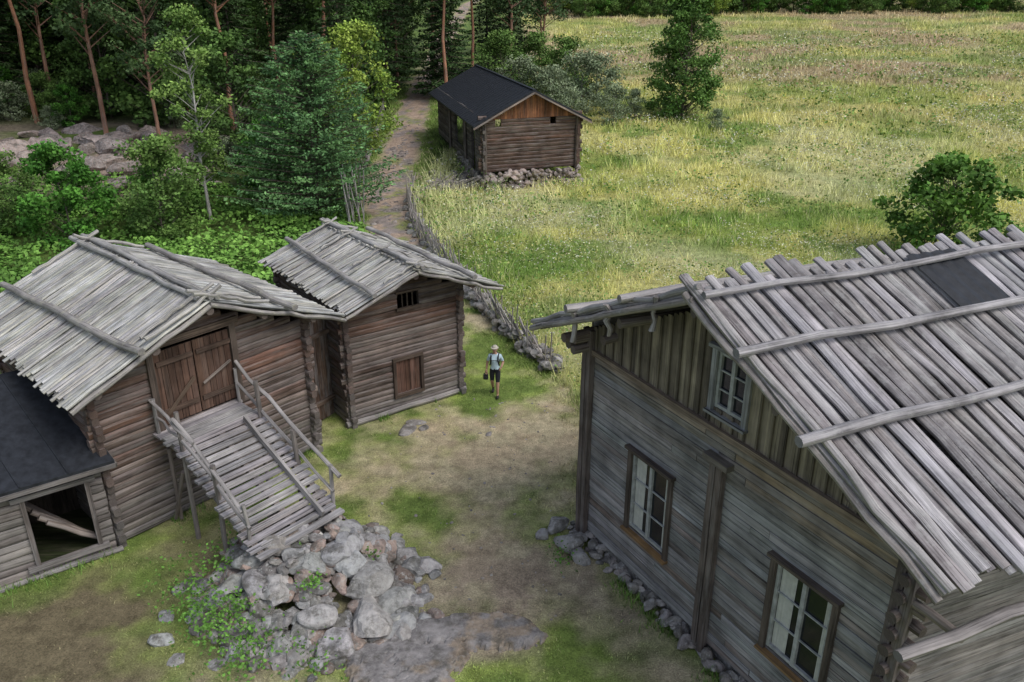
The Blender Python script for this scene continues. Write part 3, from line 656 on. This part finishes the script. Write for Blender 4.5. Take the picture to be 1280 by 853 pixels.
# ---- hay_barn at the back
def make_back():
    E=empty('log_hay_barn'); A=(-1.84,53.6); g_=(.937,.349); r_=(-.244,.97); W=6.6; Ln=17.; zap=6.25; sl=.5
    m=M(); br=(.14,.078,.056); dk=(.10,.085,.075)
    gr=lambda z:(0,W)
    nr=np.array([-r_[0],-r_[1],0])
    courses(m,A,g_,W,1.15,4.5,.24,.2,lambda z:mixc(mixc(br,(.2,.15,.12),U(0,.6)),BLK,U(0,.5)),gr,[(.8,1.2,4.1,4.4),(4.6,5.,4.1,4.4)],.3)
    courses(m,A,r_,Ln,1.0,4.5,.24,.2,lambda z:mixc(dk,(.22,.195,.18),U(0,.8)),lambda z:(0,Ln),[(2.2,3.4,1.,3.6),(6.5,9.5,1.6,3.9)],.3,zoff=-.11)
    courses(m,off(A,(g_,W)),r_,Ln,1.0,4.5,.24,.2,lambda z:br,lambda z:(0,Ln),[],.3,zoff=-.11)
    for s in (5.0,11.): beam(m,v3(A,r_,s,.8)+[-.2,0,0],v3(A,r_,s,4.4)+[-.2,0,0],.2,.2,(.2,.17,.15),6)
    for s in (.1,W-.1): beam(m,v3(A,g_,s,1.)+nr*.2,v3(A,g_,s,4.7)+nr*.2,.22,.2,(.10,.075,.06),6)
    m.build('log_walls',[M_log],E)
    m=M(); s=.0
    while s<W:
        zt=zap-.15-sl*abs(s-W/2)
        if zt>4.52: beam(m,v3(A,g_,s,4.48)+nr*.1,v3(A,g_,s,zt)+nr*.1,.15,.03,vary((.25,.11,.055),.45),4,up=tuple(nr))
        s+=.17
    m.build('gable_boarding',[M_door],E)
    m=M(); O=off(A,(g_,W/2),(r_,-.7))
    for sg in (-1,1):
        def P(q,s,dz=0): return np.array([O[0]+r_[0]*q+g_[0]*sg*s,O[1]+r_[1]*q+g_[1]*sg*s,zap-sl*s+dz])
        V=[P(0,0),P(18.2,0),P(18.2,4.1),P(0,4.1)]; V2=[P(0,0,-.09),P(18.2,0,-.09),P(18.2,4.1,-.09),P(0,4.1,-.09)]
        m.add(V+V2,[(0,1,2,3),(7,6,5,4),(0,4,5,1),(1,5,6,2),(2,6,7,3),(3,7,4,0)],(.02,.02,.02))
        for q in np.arange(.05,18.2,.62): beam(m,P(q,.02,.01),P(q,4.08,.01),.03,.04,(.02,.02,.02),4)
    beam(m,np.array([O[0],O[1],zap+.02]),np.array([O[0]+r_[0]*18.2,O[1]+r_[1]*18.2,zap+.02]),.2,.06,(.02,.02,.02),4)
    m.build('felt_roof',[M_tar],E)
    m=M()
    for sg in (-1,1):
        p0=np.array([O[0],O[1],zap-.16]); p1=np.array([O[0]+g_[0]*sg*4.1,O[1]+g_[1]*sg*4.1,zap-.16-sl*4.1]); beam(m,p0+nr*.03,p1+nr*.03,.05,.1,(.24,.19,.16),4)
    m.build('barge_boards',[M_plank],E)
    m=M()
    for i in range(260):
        s=U(-.2,W+.3); z=U(-.35,1.1); k=U(.5,.9); rock(m,v3(A,g_,s,z)+nr*U(.0,.45),(U(.4,.9)*k,U(.3,.5)*k,U(.28,.5)*k),vary((.34,.28,.255),.35))
    for i in range(60):
        s=U(0,8); z=U(-.05,1.0); rock(m,v3(A,r_,s,z)+np.array([-U(0,.2),0,0]),(U(.4,.8),U(.3,.5),U(.28,.45)),vary((.28,.25,.23),.3))
    for i in range(80): rock(m,(U(-5.5,-1.2),U(53.2,57.5),U(.0,.35)),(U(.4,.9),U(.3,.6),U(.3,.5)),vary((.30,.27,.25),.3))
    m.build('stone_base',[M_stone],E)
make_back()

# ------------------------------------------------------------------ stone pile, bedrock
m=M()
def pileh(x,y):
    ax,ay=-4.75,15.2; dx=x-ax; dy=y-ay
    a=dx*.83+dy*.56; b=dx*.60-dy*.8
    return 1.25*math.exp(-(a/1.7)**4)*(1/(1+math.exp((b-1.35)*2.6))) if b>-.4 else 1.15*math.exp(-(a/1.5)**4)
cand=[]
for i in range(3500):
    x=U(-8,-1.6); y=U(12,16.8); h=pileh(x,y)
    dx=x+4.75; dy=y-15.2; b=dx*.60-dy*.8; a=dx*.83+dy*.56
    if b<-1.3 or abs(a)>2.5 or b>3.1: continue
    if h<.03 and random.random()<.85: continue
    cand.append((x,y,h))
for i,(x,y,h) in enumerate(cand[:640]):
    s=U(.13,.34) if random.random()<.8 else U(.35,.6)
    zz=h*U(.7,1)-s*.12 
    rock(m,(x,y,max(.02,zz-.05)),(s*U(.9,1.4),s*U(.8,1.1),s*U(.55,.85)),vary(random.choice([(.32,.315,.31),(.23,.22,.21),(.36,.345,.325),(.30,.235,.205)]),.35),big=s>.42)
for (x,y,z,s) in [(-3.75,15.05,.95,.95),(-4.4,14.5,.95,.85),(-5.0,13.9,.85,.8),(-3.2,14.4,.55,1.05),(-3.0,13.6,.25,1.2),(-2.55,14.1,.2,.9),(-4.0,13.5,.5,.8),(-6.3,14.0,.5,.65),(-7.2,13.1,.15,.5),(-7.35,13.8,.12,.4),(-3.8,15.9,.8,.75),(-5.7,14.6,.95,.65),(-6.7,12.6,.1,.4),(-5.9,12.5,.1,.4),(-2.5,13.4,.12,.9),(-3.5,12.9,.15,1.0)]:
    rock(m,(x,y,z-.12),(s,s*.8,s*.5),vary((.37,.365,.36),.15),big=True)
m.build('stone_pile',[M_stone])
m=M()
bx=np.arange(-4.4,1.5,.045); by=np.arange(11.2,14.9,.045); BX,BY=np.meshgrid(bx,by)
body=-.24+.5*np.exp(-(((BX+2.3)/1.25)**2+((BY-12.6)/.95)**2)**1.5)+.46*np.exp(-(((BX+.35)/.95)**2+((BY-13.3)/.6)**2)**1.5)+.36*np.exp(-(((BX+1.5)/.9)**2+((BY-13.6)/.45)**2)**1.5)
nz=fbm(BX,BY,.9,71,5); ter=np.floor(nz*8+.6*BX+.3*BY)/8-(.6*BX+.3*BY)/8
hz=body+(ter-.5)*.65+(fbm(BX,BY,.3,72,3)-.5)*.12+.02
hz=np.clip(hz,-.15,.13)
BZ=ht(BX,BY)+hz; ny,nx=BX.shape; idx=np.arange(ny*nx).reshape(ny,nx)
F=np.stack([idx[:-1,:-1],idx[:-1,1:],idx[1:,1:],idx[1:,:-1]],-1).reshape(-1,4)
bc=mixn((.30,.245,.19),(.25,.235,.23),sst(.0,.05,hz)*sst(.35,.5,fbm(BX,BY,.5,74))).reshape(-1,3)
m.add(np.stack([BX,BY,BZ],-1).reshape(-1,3),F,bc,None,0,False); m.build('bedrock_outcrop',[M_bed])
m=M()
for (x,y,s,z) in [(-3.2,21.9,.8,.0),(-2.9,22.3,.6,.0),(-2.7,22.0,.5,.0),(-4.3,23.5,.4,0),(-.7,21.6,.3,.0)]: rock(m,(x,y,z),(s,s*.6,.12),(.27,.25,.235))
m.build('flat_doorstep_stones',[M_stone])
m=M()
for i in range(60):
    x=U(-40,-20); y=U(51,63); rock(m,(x,y,H(x,y)+U(-.2,.2)),(U(.8,3.4),U(1,2.4),U(.6,1.5)),vary((.33,.27,.245),.3),big=True)
m.build('hillside_boulders',[M_stone])

# ---- stone wall and pole fence
FP=[(1.25,26.0),(.1,28.6),(-1.15,31.7),(-3.8,39.3),(-5.3,43.7),(-6.3,49.5),(-6.3,51.8),(-4.6,52.8),(-2.3,53.4)]
def along(P,step):
    out=[]
    for (a,b) in zip(P[:-1],P[1:]):
        L=math.dist(a,b); n=max(1,int(L/step))
        for i in range(n): t=i/n; out.append((a[0]+(b[0]-a[0])*t,a[1]+(b[1]-a[1])*t,(b[0]-a[0])/L,(b[1]-a[1])/L))
    return out
m=M()
for (x,y,dx,dy) in along(FP[:7],.2):
    k=1 if y<33 else .45
    for _ in range(4 if y<34 else 1):
        s=U(.2,.5); rock(m,(x+U(-.35,.35)+.1,y+U(-.25,.25),H(x,y)+U(0,.42)*k),(s,s*.8,s*.65),vary((.31,.29,.27),.35))
m.build('stone_wall',[M_stone])
m=M()
fcx=(.29,.265,.24)
for (x,y,dx,dy) in along(FP,.3):
    z=H(x,y); L=U(1.5,2.0)
    beam(m,(x+U(-.06,.06),y+U(-.06,.06),z+U(.05,.3)),(x+dx*L,y+dy*L,z+U(.85,1.2)),.055,.055,vary(fcx,.35),5,2,.08)
for (x,y,dx,dy) in along(FP,1.25):
    z=H(x,y)
    for k in (-.1,.1): beam(m,(x-dy*k,y+dx*k,z-.1),(x-dy*k+U(-.06,.06),y+dx*k+U(-.06,.06),z+U(1.2,1.65)),.05,.05,vary(fcx,.3),5,2,.06)
m.build('pole_fence',[M_log])
m=M()
for i in range(16):
    x=-8.7+U(-.45,.45); y=45.2+U(-.7,.7); z=H(x,y); beam(m,(x,y,z),(x+U(-.5,.3),y+U(-.4,.4),z+U(2.2,3.2)),.07,.07,vary((.40,.38,.36),.25),5,2,.06)
m.build('leaning_poles',[M_log])
m=M()
for (x,y,dx,dy) in along([(-10.2,55),(-10.9,66),(-12,80)],.4):
    z=H(x,y); L=1.8; beam(m,(x,y,z+.1),(x+dx*L,y+dy*L,z+U(.9,1.2)),.06,.06,vary((.28,.26,.24),.3),5,1,.06)
for (x,y,dx,dy) in along([(-10.2,55),(-10.9,66),(-12,80)],1.3):
    z=H(x,y); beam(m,(x,y,z),(x+.05,y,z+1.6),.06,.06,(.28,.26,.24),5)
m.build('pole_fence.001',[M_log])

# ------------------------------------------------------------------ trees
def decid(seed,Ht,Wd,z0,ncl,nl,ls,c1,c2,tr=(.13,.10,.08),tw=.28,prof='oval',clr=.16,stems=1):
    random.seed(seed); m=M(); rg=np.random.default_rng(seed)
    pts=[np.array([0,0,-.3])]
    for i in range(1,7): pts.append(np.array([random.gauss(0,.03)*Ht*.3*i/3,random.gauss(0,.03)*Ht*.3*i/3,Ht*.93*i/6]))
    for i in range(6):
        a=1-i/6.3; b=1-(i+1)/6.3; beam(m,pts[i],pts[i+1],tw*a,tw*a,tr,7,0,0,taper=b/a,mat=0)
    def trunk(z):
        t=min(5.99,max(0,z/(Ht*.93)*6)); i=int(t); return pts[i]*(1-(t-i))+pts[i+1]*(t-i)
    Pl=[];Cl=[]
    for k in range(ncl):
        t=(k+random.random())/ncl; z=z0+(Ht-z0)*t
        if prof=='oval': rr=math.sin(math.pi*min(1,.12+.86*t))**.7
        elif prof=='birch': rr=(math.sin(math.pi*min(1,.1+.8*t))**.9)*(1-.35*t)
        elif prof=='cone': rr=min(1,.45+3.*t)*(1-t)**.6*.95+.06
        elif prof=='pine': rr=.6+.4*math.sin(math.pi*t)
        else: rr=(1-t)**.8+.08
        a=random.random()*6.283; rad=Wd/2*rr*(random.random()**.45)*U(.75,1.12)
        c=trunk(z)+np.array([math.cos(a)*rad,math.sin(a)*rad,U(-.02,.02)*Ht])
        zb=max(z0*.7,z-rad*.7); beam(m,trunk(zb),c,tw*.22,tw*.22,tuple(x*.8 for x in tr),4,0,0,taper=.3,mat=0)
        cr=clr*Wd*U(.6,1.25); n=int(nl/ncl*U(.6,1.4))
        q=rg.normal(size=(n,3)); q/=np.linalg.norm(q,axis=1)[:,None]; q*=(rg.random((n,1))**.5)*cr; q[:,2]*=.65
        tone=U(.0,1)
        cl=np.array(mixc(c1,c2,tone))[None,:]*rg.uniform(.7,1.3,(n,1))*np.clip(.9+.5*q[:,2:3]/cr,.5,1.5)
        Pl.append(q+c); Cl.append(cl)
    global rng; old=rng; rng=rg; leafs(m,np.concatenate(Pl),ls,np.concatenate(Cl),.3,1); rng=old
    return m.build('tree_mesh',[M_log,M_leaf],link=False)
def conifer(seed,Ht,Wd,z0,nb,nl,ls,c1,c2,tr=(.12,.09,.07),tw=.3,droop=.25,pw=.8,asp=.4):
    random.seed(seed); m=M(); rg=np.random.default_rng(seed)
    beam(m,(0,0,-.3),(0,0,Ht),tw,tw,tr,7,4,.02,taper=.08)
    Pl=[];Cl=[]
    for k in range(nb):
        t=(k+random.random())/nb; z=z0+(Ht-z0)*t; L=Wd/2*((1-t)**pw)*U(.7,1.15)+.15; a=k*2.4+U(-.4,.4)
        d=np.array([math.cos(a),math.sin(a),0]); n=max(8,int(nl/nb*(L/(Wd/2)+.25)*1.3))
        tip=np.array([d[0]*L,d[1]*L,z-droop*L+.12*L])
        beam(m,(0,0,z),tip,.05,.05,tr,4,0,0,taper=.3)
        u=rg.random(n)**.7; sidev=np.array([-d[1],d[0],0]); sp=.28*L*(1-u*.75)+.08
        q=np.stack([d[0]*L*u,d[1]*L*u,z+(-droop+.12*u)*L*u],1)+sidev*(rg.normal(size=(n,1))*sp[:,None]*.6); q[:,2]-=np.abs(rg.normal(0,.12,n))
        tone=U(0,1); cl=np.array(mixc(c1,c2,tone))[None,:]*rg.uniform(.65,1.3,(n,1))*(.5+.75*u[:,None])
        Pl.append(q); Cl.append(cl)
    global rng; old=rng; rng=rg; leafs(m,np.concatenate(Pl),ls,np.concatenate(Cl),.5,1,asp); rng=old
    return m.build('tree_mesh',[M_log,M_leaf],link=False)
t_big=decid(1,12.2,8.2,.3,170,24000,.24,(.075,.165,.035),(.15,.28,.06),tw=.3,prof='cone',clr=.12)
t_small=decid(2,5.6,6.6,.5,65,6500,.27,(.08,.18,.03),(.15,.29,.05),tw=.16,clr=.12)
t_birch=decid(3,11.5,4.8,2.2,70,7500,.18,(.13,.24,.05),(.24,.37,.09),tr=(.55,.53,.5),tw=.22,prof='birch',clr=.13)
t_bush=decid(4,5.2,4.2,.2,45,7500,.2,(.06,.18,.025),(.11,.29,.04),tw=.12)
t_bush2=decid(5,6.2,6.0,.2,60,7500,.22,(.09,.18,.04),(.17,.28,.065),tw=.14)
t_yel=decid(6,10.5,5.5,1.5,60,7500,.22,(.20,.32,.05),(.34,.45,.08),tw=.2)
t_willow=decid(7,4.5,5.,.1,40,4500,.2,(.19,.25,.14),(.28,.34,.2),tw=.12,tr=(.3,.28,.25))
t_youngpine=conifer(8,9.8,9.6,.3,230,26000,.2,(.075,.165,.065),(.15,.29,.10),tw=.3,droop=-.12,pw=.55,asp=.5)
t_spr=conifer(9,20,7.5,1.5,150,8000,.38,(.035,.075,.025),(.07,.13,.04),tw=.4)
t_spr2=conifer(10,17,6.5,.8,140,8000,.36,(.04,.085,.027),(.08,.145,.045),tw=.36)
t_pine=decid(11,21,7.5,11,60,5500,.32,(.05,.10,.04),(.10,.165,.06),tr=(.40,.19,.11),tw=.42,prof='pine',clr=.13)
t_pine2=decid(12,18,7.,7,60,5500,.3,(.06,.115,.045),(.11,.18,.06),tr=(.33,.18,.12),tw=.38,prof='pine',clr=.13)
t_dec=decid(13,13,8,.8,75,8000,.36,(.06,.125,.03),(.12,.22,.05),tw=.3)
random.seed(99)
def put(me,name,x,y,sc=1,dz=0): return inst(me,name,(x,y,H(x,y)+dz),U(0,6.28),sc)
put(t_big,'birch_tree',15.6,77.5,1.0)
put(t_small,'maple_tree',20.7,38.5,.97,-.3)
put(t_youngpine,'pine_tree',-11.2,46.8,1.03)
put(t_birch,'silver_birch_tree',-17.2,46.0,1.02)
put(t_bush,'rowan_tree',-22.6,41,1.)
put(t_bush2,'willow_bush',-18.6,42.6,.85)
put(t_bush2,'willow_bush',-27.0,43,.7)
put(t_yel,'ash_tree',-10.7,57,.98)
put(t_yel,'ash_tree',-14.0,60,.85)
for x,y,s in ((-14.6,50,.85),(-20.4,46.8,.7),(-25,47,.55),(-30,45,.8),(-15.5,53.5,.9),(-12.3,52,.6),(-22,50,.4)): put(t_bush,'alder_bush',x,y,s)
for x,y,s in ((3.5,77,1.),(6.5,80,1.2),(8.5,86,1.0),(1,80,1.1),(9,75,.75),(5,74,.7),(11.2,78,.55),(17.5,72,.4)): put(t_willow,'willow_shrub',x,y,s)
for x,y,s in ((5.5,86,1.),(-1,85,1.1),(2.5,90,1.)): put(t_bush2,'alder_bush',x,y,s)
F=empty('forest')
vars_=[t_spr,t_spr2,t_pine,t_pine2,t_dec,t_spr2,t_dec]
spots=[]
for i in range(1400):
    x=U(-75,8); y=U(62,125)
    lim=np.interp(x,[-75,-30,-16,-12,-8,-5,0,4,8],[62,64,66,72,88,84,88,95,112])
    if y<lim or abs(x-np.interp(y,PY,PX))<2.2 and y<96: continue
    md_=3.2 if y<95 else 4.4
    if any((x-a)**2+(y-b)**2<md_**2 for a,b in spots): continue
    spots.append((x,y))
spots.sort(key=lambda p:p[1])
for (x,y) in spots[:130]:
    me=random.choice(vars_); o=put(me,'forest_tree',x,y,U(.8,1.15)); o.parent=F
for x,y,me,s in ((-6.2,80,t_pine,1.),(-20.5,62,t_pine,.95),(-29,60,t_pine2,1.),(-37,58,t_pine2,.9),(-24,57,t_pine2,.8),(-13,66,t_spr2,.9),(-19,58,t_dec,.7)): o=put(me,'forest_tree',x,y,s); o.parent=F
for i in range(46):
    x=U(-60,-13); y=U(62,72) if x<-20 else U(55,66)
    o=put(random.choice([t_bush2,t_bush,t_willow,t_dec]),'forest_bush',x,y,U(.35,.75)); o.parent=F
T=empty('distant_tree_line')
for i in range(160):
    x=8+i*1.25+U(-1,1); y=(196 if x>45 else 186)+U(-6,10); o=put(random.choice([t_bush2,t_dec,t_bush2,t_yel,t_bush]),'tree_line_tree',x,y,U(.7,1.5)); o.parent=T
m=M(); random.seed(5)
for (cx,cy,cz,r,n) in [(-6.0,13.2,.45,.35,500),(-5.3,12.9,.35,.3,400),(-6.6,13.6,.5,.3,350),(-4.2,13.9,.9,.15,120),(-7.0,14.6,.35,.4,400),(-6.2,15.2,.5,.4,400),(-5.2,12.4,.15,.35,350),(-3.9,12.4,.1,.3,200),(-4.9,14.9,1.0,.15,80),(1.2,15.7,.2,.2,120),(-1.2,52.6,.5,.5,400),(-5.7,13.6,.6,.2,200),(-3.3,15.2,.6,.12,80)]:
    P=rng.normal(size=(n,3))*[r,r,r*.6]+[cx,cy,cz]; c=np.tile((.12,.26,.045),(n,1))*rng.uniform(.6,1.5,(n,1)); leafs(m,P,.08,c,.4)
m.build('nettle_plants',[M_leaf])

# ------------------------------------------------------------------ hiker
def make_hiker(loc,rz):
    E=empty('hiker_man',loc); E.rotation_euler=(0,0,rz)
    skin=plain('skin',(.42,.25,.18),.6,.3,0,.05); shirt=plain('light_blue_shirt',(.48,.62,.70),.9); short=plain('dark_shorts',(.02,.022,.028),.9)
    shoe=plain('dark_shoes',(.03,.028,.026),.7); blk=plain('black_fabric',(.02,.02,.022),.7); hat=plain('sand_hat',(.5,.47,.40),.9); hair=plain('brown_hair',(.09,.06,.04),.8); wht=plain('eye_white',(.7,.7,.68),.4)
    J=[((0,0,.97),.135),((0,-.01,1.1),.125),((0,-.01,1.26),.15),((0,0,1.40),.14),((0,0,1.50),.06),((0,-.015,1.58),.055),
       ((-.17,0,1.42),.07),((-.25,.03,1.17),.046),((-.27,-.06,.95),.032),
       ((.17,0,1.42),.07),((.26,.07,1.18),.046),((.21,-.14,1.06),.032),
       ((-.09,0,.9),.105),((-.10,.0,.70),.09),((-.10,-.0,.50),.06),((-.10,.12,.32),.055),((-.10,.25,.14),.036),((-.10,.17,.045),.036),
       ((.09,-.01,.9),.105),((.10,-.08,.70),.09),((.10,-.15,.50),.06),((.10,-.17,.32),.055),((.10,-.16,.1),.038),((.11,-.30,.045),.038)]
    Ed=[(0,1),(1,2),(2,3),(3,4),(4,5),(3,6),(6,7),(7,8),(3,9),(9,10),(10,11),(0,12),(12,13),(13,14),(14,15),(15,16),(16,17),(0,18),(18,19),(19,20),(20,21),(21,22),(22,23)]
    def skinned(name,J,Ed,mats,sub=2,matf=None):
        me=bpy.data.meshes.new(name); me.from_pydata([j[0] for j in J],Ed,[]); o=bpy.data.objects.new(name,me); scene.collection.objects.link(o)
        o.modifiers.new('s','SKIN'); 
        for i,j in enumerate(J): me.skin_vertices[0].data[i].radius=(j[1],j[1])
        me.skin_vertices[0].data[0].use_root=True
        s=o.modifiers.new('u','SUBSURF'); s.levels=sub; s.render_levels=sub
        dg=bpy.context.evaluated_depsgraph_get(); me2=bpy.data.meshes.new_from_object(o.evaluated_get(dg)); bpy.data.objects.remove(o)
        me2.materials.clear()
        for mt in mats: me2.materials.append(mt)
        for p in me2.polygons: p.use_smooth=True; p.material_index=matf(p.center) if matf else 0
        o=bpy.data.objects.new(name,me2); scene.collection.objects.link(o); o.parent=E; return o
    def mf(c):
        if c.z<.10 or (c.x<0 and c.y>.12 and c.z<.19): return 3
        if c.z<.55: return 0
        if abs(c.x)<.225 and c.z<.99: return 2
        if c.z>1.50: return 0
        if abs(c.x)>.2 and c.z<1.24: return 0
        return 1
    skinned('body',J,Ed,[skin,shirt,short,shoe],2,mf)
    def hand(name,w,d,side):
        w=Vector(w); d=Vector(d).normalized(); lat=d.cross(Vector((0,-1,0))); 
        if lat.length<.1: lat=Vector((1,0,0))
        lat.normalize(); nn=lat.cross(d)
        J=[(tuple(w-d*.02),.028),(tuple(w+d*.045),.036),(tuple(w+d*.08),.036)]; Ed=[(0,1),(1,2)]
        for k,L in zip((-.03,-.01,.01,.03),(.07,.08,.075,.06)):
            b=len(J); p=w+d*.085+lat*k; J+=[(tuple(p),.0095),(tuple(p+d*L*.5+nn*.01),.009),(tuple(p+d*L*.8+nn*.04),.008)]; Ed+=[(2,b),(b,b+1),(b+1,b+2)]
        b=len(J); p=w+d*.04+lat*.035*side; J+=[(tuple(p+lat*.012*side+d*.01),.011),(tuple(p+lat*.03*side+d*.045+nn*.02),.009)]; Ed+=[(1,b),(b,b+1)]
        skinned(name,J,Ed,[skin],1)
    hand('right_hand',(-.27,-.07,.94),(0,-.2,-1),1); hand('left_hand',(.205,-.15,1.055),(-.3,-1,.1),-1)
    def ell(name,c,s,mt,sub=3,f=None):
        v,fc=(ICO3 if sub==3 else ICO2); v=v*np.array(s)
        if f is not None: v=f(v)
        mm=M(); mm.add(v+np.array(c),fc,(1,1,1),None,0,True); return mm.build(name,[mt],E)
    def hd(v):
        v=v.copy(); low=np.clip(-v[:,2]/.12,0,1); v[:,0]*=1-.28*low; v[:,1]-=.012*low; return v
    ell('head',(0,-.03,1.655),(.078,.097,.118),skin,3,hd)
    ell('nose',(0,-.13,1.645),(.014,.02,.022),skin,2)
    for s in (-1,1):
        ell('ear',(s*.078,-.02,1.65),(.012,.022,.032),skin,2); ell('eye',(s*.03,-.115,1.665),(.012,.009,.008),wht,2); ell('pupil',(s*.03,-.1235,1.665),(.005,.004,.005),short,2)
    ell('mouth',(0,-.117,1.60),(.024,.008,.006),plain('lips',(.35,.14,.12),.6),2)
    ell('hair',(0,.012,1.685),(.084,.085,.09),hair,3)
    ell('hat_crown',(0,-.02,1.735),(.09,.105,.065),hat,3,lambda v:np.stack([v[:,0],v[:,1],np.clip(v[:,2],-.01,1)],1))
    ell('hat_brim',(0,-.04,1.725),(.125,.15,.010),hat,3)
    ell('backpack',(0,.19,1.24),(.16,.11,.25),blk,3)
    mm=M()
    for s in (-1,1):
        pts=[(s*.12,.12,1.46),(s*.12,.0,1.495),(s*.115,-.12,1.42),(s*.12,-.155,1.28),(s*.15,-.10,1.12)]
        for a,b in zip(pts[:-1],pts[1:]): beam(mm,a,b,.05,.018,(0,0,0),6,up=(0,-1,.2))
    beam(mm,(-.12,-.165,1.32),(.12,-.165,1.32),.02,.02,(0,0,0),6)
    mm.build('backpack_straps',[blk],E)
    mm=M(); box(mm,(-.29,-.12,.72),(.075,0,0),(0,.06,0),(0,0,.085),(0,0,0)); beam(mm,(-.29,-.17,.72),(-.29,-.25,.72),.08,.08,(0,0,0),10)
    beam(mm,(-.35,-.12,.79),(-.275,-.10,.87),.012,.012,(0,0,0),5); beam(mm,(-.23,-.12,.79),(-.265,-.10,.87),.012,.012,(0,0,0),5)
    mm.build('camera_in_hand',[blk],E)
    mm=M()
    for p in ((-.10,.21,.05),(.105,-.235,.045)): 
        mm.add(ICO2[0]*np.array([.048,.135,.05])+np.array(p),ICO2[1],(1,1,1),None,0,True)
    mm.build('shoes',[shoe],E)
make_hiker((-.55,24.2,H(-.55,24.2)),math.radians(-6))

# ------------------------------------------------------------------ camera, light
cam=bpy.data.cameras.new('camera'); co=bpy.data.objects.new('camera',cam); scene.collection.objects.link(co)
co.location=(0,0,12.4); co.rotation_euler=(math.radians(90-23.4),0,0); cam.lens=29; cam.sensor_width=36; cam.clip_end=2000; scene.camera=co
w=bpy.data.worlds.new('World'); scene.world=w; w.use_nodes=True; nt=w.node_tree
sky=nt.nodes.new('ShaderNodeTexSky'); sky.sky_type='NISHITA'; sky.sun_disc=False; sky.sun_elevation=math.radians(52); sky.sun_rotation=math.radians(124); sky.dust_density=2.5
hs=nt.nodes.new('ShaderNodeHueSaturation'); hs.inputs['Saturation'].default_value=.65
nt.links.new(sky.outputs[0],hs.inputs['Color']); nt.links.new(hs.outputs[0],nt.nodes['Background'].inputs[0]); nt.nodes['Background'].inputs[1].default_value=.15
sl=bpy.data.lights.new('sun','SUN'); sl.energy=1.5; sl.angle=math.radians(30); sl.color=(1,.975,.945)
so=bpy.data.objects.new('sun',sl); scene.collection.objects.link(so)
d=Vector((.51,-.34,.79)); so.rotation_euler=d.to_track_quat('Z','Y').to_euler(); so.location=(20,-10,40)
scene.view_settings.view_transform='Standard'; scene.view_settings.look='None'; scene.view_settings.exposure=0
